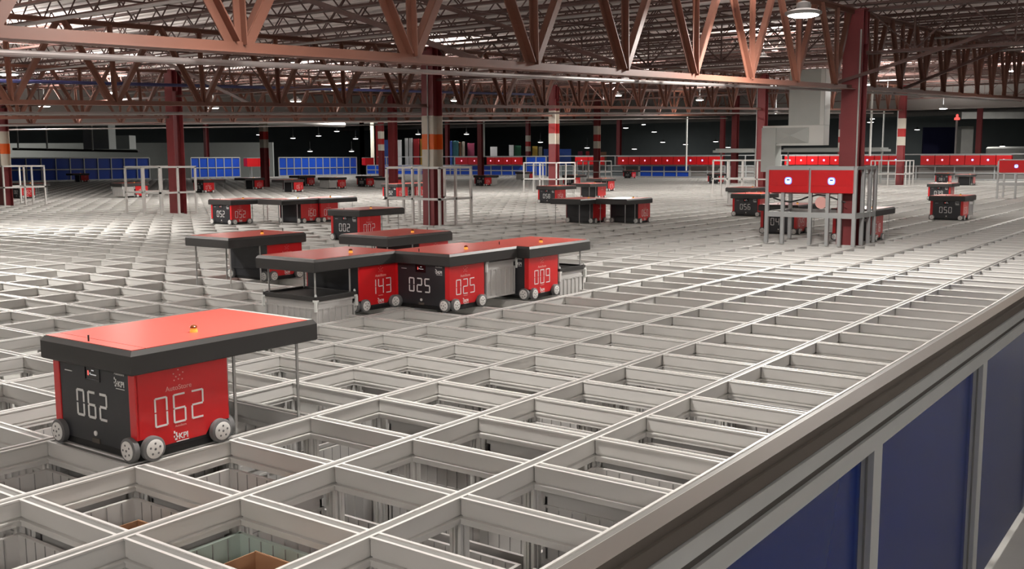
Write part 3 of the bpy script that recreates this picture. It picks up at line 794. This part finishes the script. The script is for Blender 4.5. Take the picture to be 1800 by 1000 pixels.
# knee braces
def brace(a, b_, label):
    mb = MB(); mb.bar(a, b_, .045, .045); tag(link('diagonal_brace', mb.mesh('diagonal_brace', 'joist_paint')), label, 'brace')
brace((16.0, 1.95, zb(16)+.02), (15.1, -1.2, zb(15)+1.1), 'dark diagonal brace rising from the receding truss right of the large column')
brace((12.7, 1.9, zb(12.7)+.1), (12.7, -1.9, zb(12.7)+1.15), 'dark diagonal brace crossing the large dark red column')
brace((7.0, 1.9, zb(7)+.05), (7.0, 5.2, zb(7)+1.15), 'dark diagonal brace behind the nearest truss right of the banded column')
brace((4.2, 1.9, zb(4.2)+.05), (4.2, 5.2, zb(4.2)+1.15), 'dark diagonal brace behind the nearest truss at the photo centre')
brace((8.6, 10.2, zb(8.6)+.05), (8.6, 13.3, zb(8.6)+1.15), 'dark diagonal brace behind the second truss')

# ------------------------------------------------------------------ lamps
def lamp_meshes():
    b1 = MB(); b1.lathe([(.16, 0), (.19, .01), (.19, .035), (.13, .055), (.075, .07), (.07, .13), (.02, .145), (.02, .17)], (0, 0, 0), 'z', 24)
    b2 = MB(); b2.lathe([(.04, -.022), (.11, -.016), (.155, -.004), (.16, 0)], (0, 0, 0), 'z', 24)
    b3 = MB(); b3.tube([(0, 0, .17), (0, 0, .60)], .006, 6)
    return b1.mesh('housing', 'lamp_body', smooth=True), b2.mesh('lens', 'lamp_white', smooth=True), b3.mesh('hanger', 'lamp_body')
LM = lamp_meshes()
ldim = LM[1].copy(); ldim.materials.clear(); ldim.materials.append(MAT['lamp_dim'])
def area(power, size, loc, col=(1, .955, .90), parent=None):
    l = bpy.data.lights.new('lamp_light', 'AREA'); l.shape = 'DISK'; l.size = size; l.energy = power; l.color = col
    o = bpy.data.objects.new('lamp_light', l); COL.objects.link(o); o.location = loc
    if parent: o.parent = parent
    return o
def lamp(p, label, power=120, group=None, lens=None):
    t = thing('high_bay_lamp', label, 'lamp', p, 0, group)
    link('housing', LM[0], t); link('lens', lens or LM[1], t); link('hanger', LM[2], t)
    if power:
        area(power, .30, (0, 0, -.03), parent=t)
        u_ = area(power*.8, .9, (0, 0, .19), parent=t); u_.rotation_euler = (PI, 0, 0)  # upward light added to brighten the deck; the fixture itself shines down
    return t
LP = 150
lamp(at_d(1412, 27, 10.6), 'large round high bay lamp glowing beside the large column', 190)
for px, py, dd, lab in ((14, 131, 17.5, 'glowing lamp cut by the left edge of the photo'), (195, 163, 26, 'glowing lamp above and left of the maroon column'),
                    (78, 187, 31, 'small glowing lamp low at the left beside the truss'), (800, 177, 36, 'round glowing lamp right of the orange banded column'), (1085, 168, 37, 'round glowing lamp above the middle of the grid'),
                    (1230, 176, 45, 'glowing lamp left of the hanging air duct'), (1524, 149, 30, 'glowing lamp just right of the large column'), (1560, 164, 37, 'glowing lamp under the receding truss at the right'),
                    (1364, 199, 40, 'small glowing lamp beside the duct side column'), (1658, 191, 44, 'glowing lamp under the bulkhead at the right'), (520, 178, 30, 'small bright lamp by the second truss'), (375, 190, 31, 'glowing lamp with wire basket right of the maroon column')):
    p = at_d(px, py, dd)
    lamp(p, lab, LP if px not in (78, 375) else 80)
# lamps added for fill light; the first is read from a bright lid
for x, y, pw in ((1.0, .35, 62), (-4.5, -1.5, 45), (-3.5, 6.5, 95), (2.0, 8.2, LP), (5.0, -5.2, 42), (12.0, -5.2, 50), (-4.2, -6.4, 120), (1.5, -7.0, 36), (6.3, 15.5, LP), (16.0, 12.5, LP), (20.0, 6.0, LP), (21.0, -2.5, LP), (26, 13, LP), (33, 3, LP), (22, 22, LP)):
    lamp((x, y, zb(x)+(.60 if x < 7 else 1.0)), 'high bay lamp placed for fill light between the roof trusses', pw, 'lamps placed for fill light')
# dim hall behind
hseen = []
hall = [(455, 237), (560, 239), (443, 241), (467, 262), (515, 243), (545, 266), (592, 231), (618, 266), (625, 244), (735, 236), (820, 236), (950, 250), (1032, 260), (1120, 204), (1150, 232), (1100, 225), (1165, 250), (1115, 262), (1258, 249), (1280, 259), (1205, 254), (1530, 192), (1530, 215), (1612, 228), (1635, 231), (1637, 266), (1762, 257), (1797, 260), (1255, 254), (1050, 236)]
for i, (px, py) in enumerate(hall):
    zz = 4.2 if py < 245 else 3.4
    dd = min(100, max(62, (zz-CAM.z)*F/(278-py)))
    hp = at_d(px, py, dd)
    if any((hp-q_).length < 1.2 for q_ in hseen): continue
    hseen.append(hp)
    o = lamp(hp, 'small distant lamp glowing in the dark hall beyond the fences', 0, 'lamps in the dark hall', ldim)
    o.scale = (1.6, 1.6, 1.6)
for x, y, pw in ((44.5, 53, 260), (53, 53, 260), (54, 36, 260), (54, 20, 700), (53, 4, 650), (44, 40, 120), (80, 12, 420), (74, 34, 300), (63, 63, 900), (34, 78, 450), (110, 30, 350), (110, 58, 350), (72, 58, 900)):  # those by the fences match their bright stretches, the rest added as fill
    p = (x, y, 5.4); o = lamp(p, 'high bay lamp placed to light the far fences and hall', pw, 'lamps in the far hall')
    o.scale = (1.5, 1.5, 1.5)
    for ch in list(o.children):
        if ch.type == 'LIGHT' and x > 60: ch.data.shape = 'DISK'; ch.data.size = .5

# ------------------------------------------------------------------ hanging air duct
def depth_pt(px, py, dd): return at_d(px, py, dd)
p = at_d(1447, 255, 28)
t = thing('air_duct', 'pale grey hanging air duct with square diffuser beside the large column', 'duct', (p.x, p.y, p.z))
k_ = 28/F
mb = MB(); mb.box(0, .45, 0, 1.02, .55, 2.1); mb.box(-.006, .456, -.008, .13, .55, 2.1, 1); link('drop_duct', mb.mesh('drop_duct', ['duct_grey', 'duct_white'], bevel=.01), t)  # white sleeve puts the lamp-lit side of the drop into the colour
mb = MB(); mb.box(0, .46, -.004, 1.78, 0, .56); link('plenum', mb.mesh('plenum', 'duct_white', bevel=.01), t)
mb = MB(); mb.box(-.02, 0, .42, 1.46, .06, .50)
mb.quad((-.02, .42, .06), (-.02, .42, .50), (-.002, .94, .28), (-.002, .94, .28))
for q in (((.42, .06), (.42, .50)), ((.42, .50), (1.46, .50)), ((1.46, .50), (1.46, .06)), ((1.46, .06), (.42, .06))):
    n = len(mb.v); mb.v += [(-.021, q[0][0], q[0][1]), (-.021, q[1][0], q[1][1]), (-.075, .94, .28)]; mb.f.append((n, n+1, n+2)); mb.m.append(0)
link('diffuser', mb.mesh('diffuser', 'duct_grey'), t)
mb = MB(); mb.box(-.05, .4, 1.36, 1.79, -.75, .50); link('side_box', mb.mesh('side_box', 'duct_grey', bevel=.01), t)
# flat grey canopies beyond the guard
for (px, py, dd, ly, lx, lab) in ((1550, 266, 50, 5.2, 1.6, 'pale grey long canopy behind the large column'), (1325, 268, 50, 2.2, 1.6, 'pale grey canopy above the raised walkway guard')):
    p = at_d(px, py, dd); mb = MB(); mb.box(0, lx, 0, ly, 0, .12); mb.box(.1, lx-.1, .1, ly-.1, .12, .2)
    for yy in (.15, ly-.2): mb.box(.6, .66, yy, yy+.06, -p.z, 0)
    tag(link('canopy', mb.mesh('canopy', 'duct_grey'), None, p), lab, 'canopy')

# ------------------------------------------------------------------ things standing in the dark hall
def hall_box(nm, px0, px1, y_top, y_bot, dd, th, m, label, cat, group=None, zbase=None):
    a = at_d(px1, y_bot, dd); c_ = at_d(px0, y_top, dd); wl = (px1-px0)*dd/F
    z0 = FL if zbase is None else zbase; z1 = c_.z
    mb = MB(); mb.box(0, th, 0, wl, 0, z1-z0)
    o = link(nm, mb.mesh(nm, m, bevel=.01), None, (a.x, a.y, z0)); o.rotation_euler = (0, 0, YAW)
    return tag(o, label, cat, group)
strips = [(652, 658, 214, 'c_cream'), (661, 667, 218, 'c_red'), (668, 683, 246, 'c_blue'), (697, 706, 246, 'c_white'), (712, 717, 243, 'c_white'), (719, 725, 243, 'c_white'), (727, 737, 244, 'c_red'), (739, 749, 244, 'c_yellow'),
          (783, 795, 248, 'c_blue'), (796, 806, 248, 'c_teal'), (807, 811, 250, 'c_brown'), (813, 817, 249, 'c_cream'), (822, 834, 252, 'c_maroon'), (862, 874, 258, 'c_white'), (895, 903, 255, 'c_white'), (904, 916, 256, 'c_green'), (927, 932, 258, 'c_red'), (936, 945, 257, 'c_yellow'), (947, 953, 258, 'c_cream'), (956, 964, 262, 'c_blue'),
          (984, 1004, 262, 'c_blue'), (1016, 1024, 266, 'c_maroon'), (1030, 1036, 266, 'c_red'), (1056, 1066, 267, 'c_brown')]
cname = dict(c_cream='cream', c_red='red', c_blue='blue', c_white='white', c_yellow='yellow', c_teal='teal', c_brown='brown', c_maroon='maroon', c_green='green')
for k, (a, b_, yt, m) in enumerate(strips):
    side_ = 'left of' if a < 765 else ('just right of' if a < 850 else 'far right of')
    hall_box('display_board', a, b_, yt, 276, 92+.3*k, .3, m, f'tall narrow {cname[m]} board standing beyond the fence {side_} the orange banded column', 'board', f'{cname[m]} boards {side_} column')
hall_box('concrete_pillar', 1688, 1709, 222, 275, 84, 1.0, 'concrete', 'grey concrete pillar beyond the far chargers at the right', 'pillar')
hall_box('blue_curtain', 1622, 1686, 224, 275, 90, .3, 'navy', 'large dark blue sheet hanging beyond the far chargers', 'curtain')
hall_box('concrete_beam', 1690, 1830, 197, 212, 80, .8, 'concrete', 'long grey concrete beam above the pillar at the right', 'beam', None, 4.3)
p = at_d(1772, 276, 74); mb = MB(); mb.lathe([(1.5, FL-1.42), (1.5, .48), (1.4, .60)], (0, 0, 0), 'z', 32)
tag(link('round_tank', mb.mesh('round_tank', 'duct_white', smooth=True), None, (p.x, p.y, 1.42)), 'pale round tank top beyond the far chargers at the right', 'tank')
p = at_d(1679, 275, 62); t = thing('signal_pole', 'grey pole topped by a red signal lamp beyond the far chargers', 'pole', (p.x, p.y, 0))
mb = MB(); mb.tube([(0, 0, -.5), (0, 0, 3.55)], .07, 10); link('pole', mb.mesh('pole', 'pipe_grey', smooth=True), t)
mb = MB(); mb.lathe([(.16, 3.55), (.16, 3.68), (.07, 3.72), (.07, 3.86), (.03, 3.9)], (0, 0, 0), 'z', 14); link('signal_lamp', mb.mesh('signal_lamp', 'red_led', smooth=True), t)
for (px0, px1, yt, yb, dd, lab) in ((147, 192, 213, 262, 66, 'large grey duct box hanging behind the left blue fence'), (196, 228, 238, 262, 68.5, 'smaller grey duct box beside the large one at the left')):
    a = at_d(px1, yb, dd); hall_box('duct_box', px0, px1, yt, yb, dd, 1.2, 'duct_grey', lab, 'duct', None, a.z)
hall_box('low_wall', -20, 480, 252, 276, 84, .3, 'duct_grey', 'pale grey low wall behind the left blue fence', 'wall', None, -1)
mb = MB()
p0, p1 = at_d(25, 262, 60), at_d(245, 266, 60)
mb.bar(p0, p1, .5, .14); tag(link('conveyor_bridge', mb.mesh('conveyor_bridge', 'skirt')), 'black overhead conveyor strip above the dark blue left fence', 'conveyor')
for px, y0, y1, dd, lab in ((32, 212, 262, 59, 'thin white drop pipe near the left edge, the outermost'), (83, 212, 262, 59.5, 'thin white drop pipe over the left blue fence, second from the edge'), (163, 205, 264, 58, 'white drop pipe in front of the large grey duct box'),
                            (851, 222, 276, 60, 'thin white drop pipe right of the orange banded column'), (1206, 202, 300, 60, 'thin white drop pipe above the bright far chargers'), (1529, 150, 274, 46, 'white drop pipe just right of the large column'), (1576, 200, 276, 60, 'thin white drop pipe left of the red and white banded column'), (1551, 215, 270, 60, 'thin grey drop pipe between the two right hand white ones')):
    a, c_ = at_d(px, y1, dd), at_d(px, y0, dd)
    pipe('drop_pipe', [(a.x, a.y, a.z), (a.x, a.y, (6.58 if a.x > XB or a.y > YB else zb(a.x)+1.6))], .05, 'duct_white', lab)
for j in range(0, 7):
    y = 1.68+8.29*j
    column(63.6, y, 6.58, RB if j in (2, 5) else None, 'slim dark red column of the hall beyond the far chargers', 'hall columns beyond the chargers')
for j in range(4, 9):
    column(63.6 if j > 6 else 12.92+16.9*(j-4), 1.68+8.29*7.2, 6.58, None, 'slim dark red column of the hall behind the left fence', 'hall columns behind the left fence')
for x, z in ((68, 4.9), (79, 5.5), (93, 5.2)):
    mb = MB(); mb.tube([(x, -12, z), (x, 94, z)], .28, 12); tag(link('round_duct', mb.mesh('round_duct', 'bulkhead', smooth=True)), 'grey round duct running through the dark hall', 'duct', 'round ducts of the hall')
for y, z in ((64, 4.4), (72, 4.9), (84, 5.2)):
    mb = MB(); mb.tube([(-12, y, z), (64, y, z)], .22, 12); tag(link('round_duct', mb.mesh('round_duct', 'bulkhead', smooth=True)), 'grey round duct running behind the left fence', 'duct', 'round ducts behind the left fence')
# dark beams of the hall ceiling
for k in range(7):
    x = 52+k*9
    mb = MB(); mb.box(x, x+.3, -13, 95, 6.1, 6.59); tag(link('hall_beam', mb.mesh('hall_beam', 'hall_ceiling')), 'black ceiling beam of the dark hall beyond the grid', 'beam', 'beams of the dark hall')

# ------------------------------------------------------------------ world and view
w = bpy.data.worlds.new('world'); S.world = w; w.use_nodes = True
w.node_tree.nodes['Background'].inputs[0].default_value = (.6, .58, .55, 1); w.node_tree.nodes['Background'].inputs[1].default_value = .05
S.view_settings.view_transform = 'Standard'; S.view_settings.look = 'None'; S.view_settings.gamma = 1; S.view_settings.use_curve_mapping = False
S.view_settings.exposure = 0.45
cy = S.cycles
cy.max_bounces = 6; cy.diffuse_bounces = 4; cy.glossy_bounces = 3; cy.transmission_bounces = 2; cy.caustics_reflective = False; cy.caustics_refractive = False
cy.sample_clamp_indirect = 4; cy.use_denoising = True
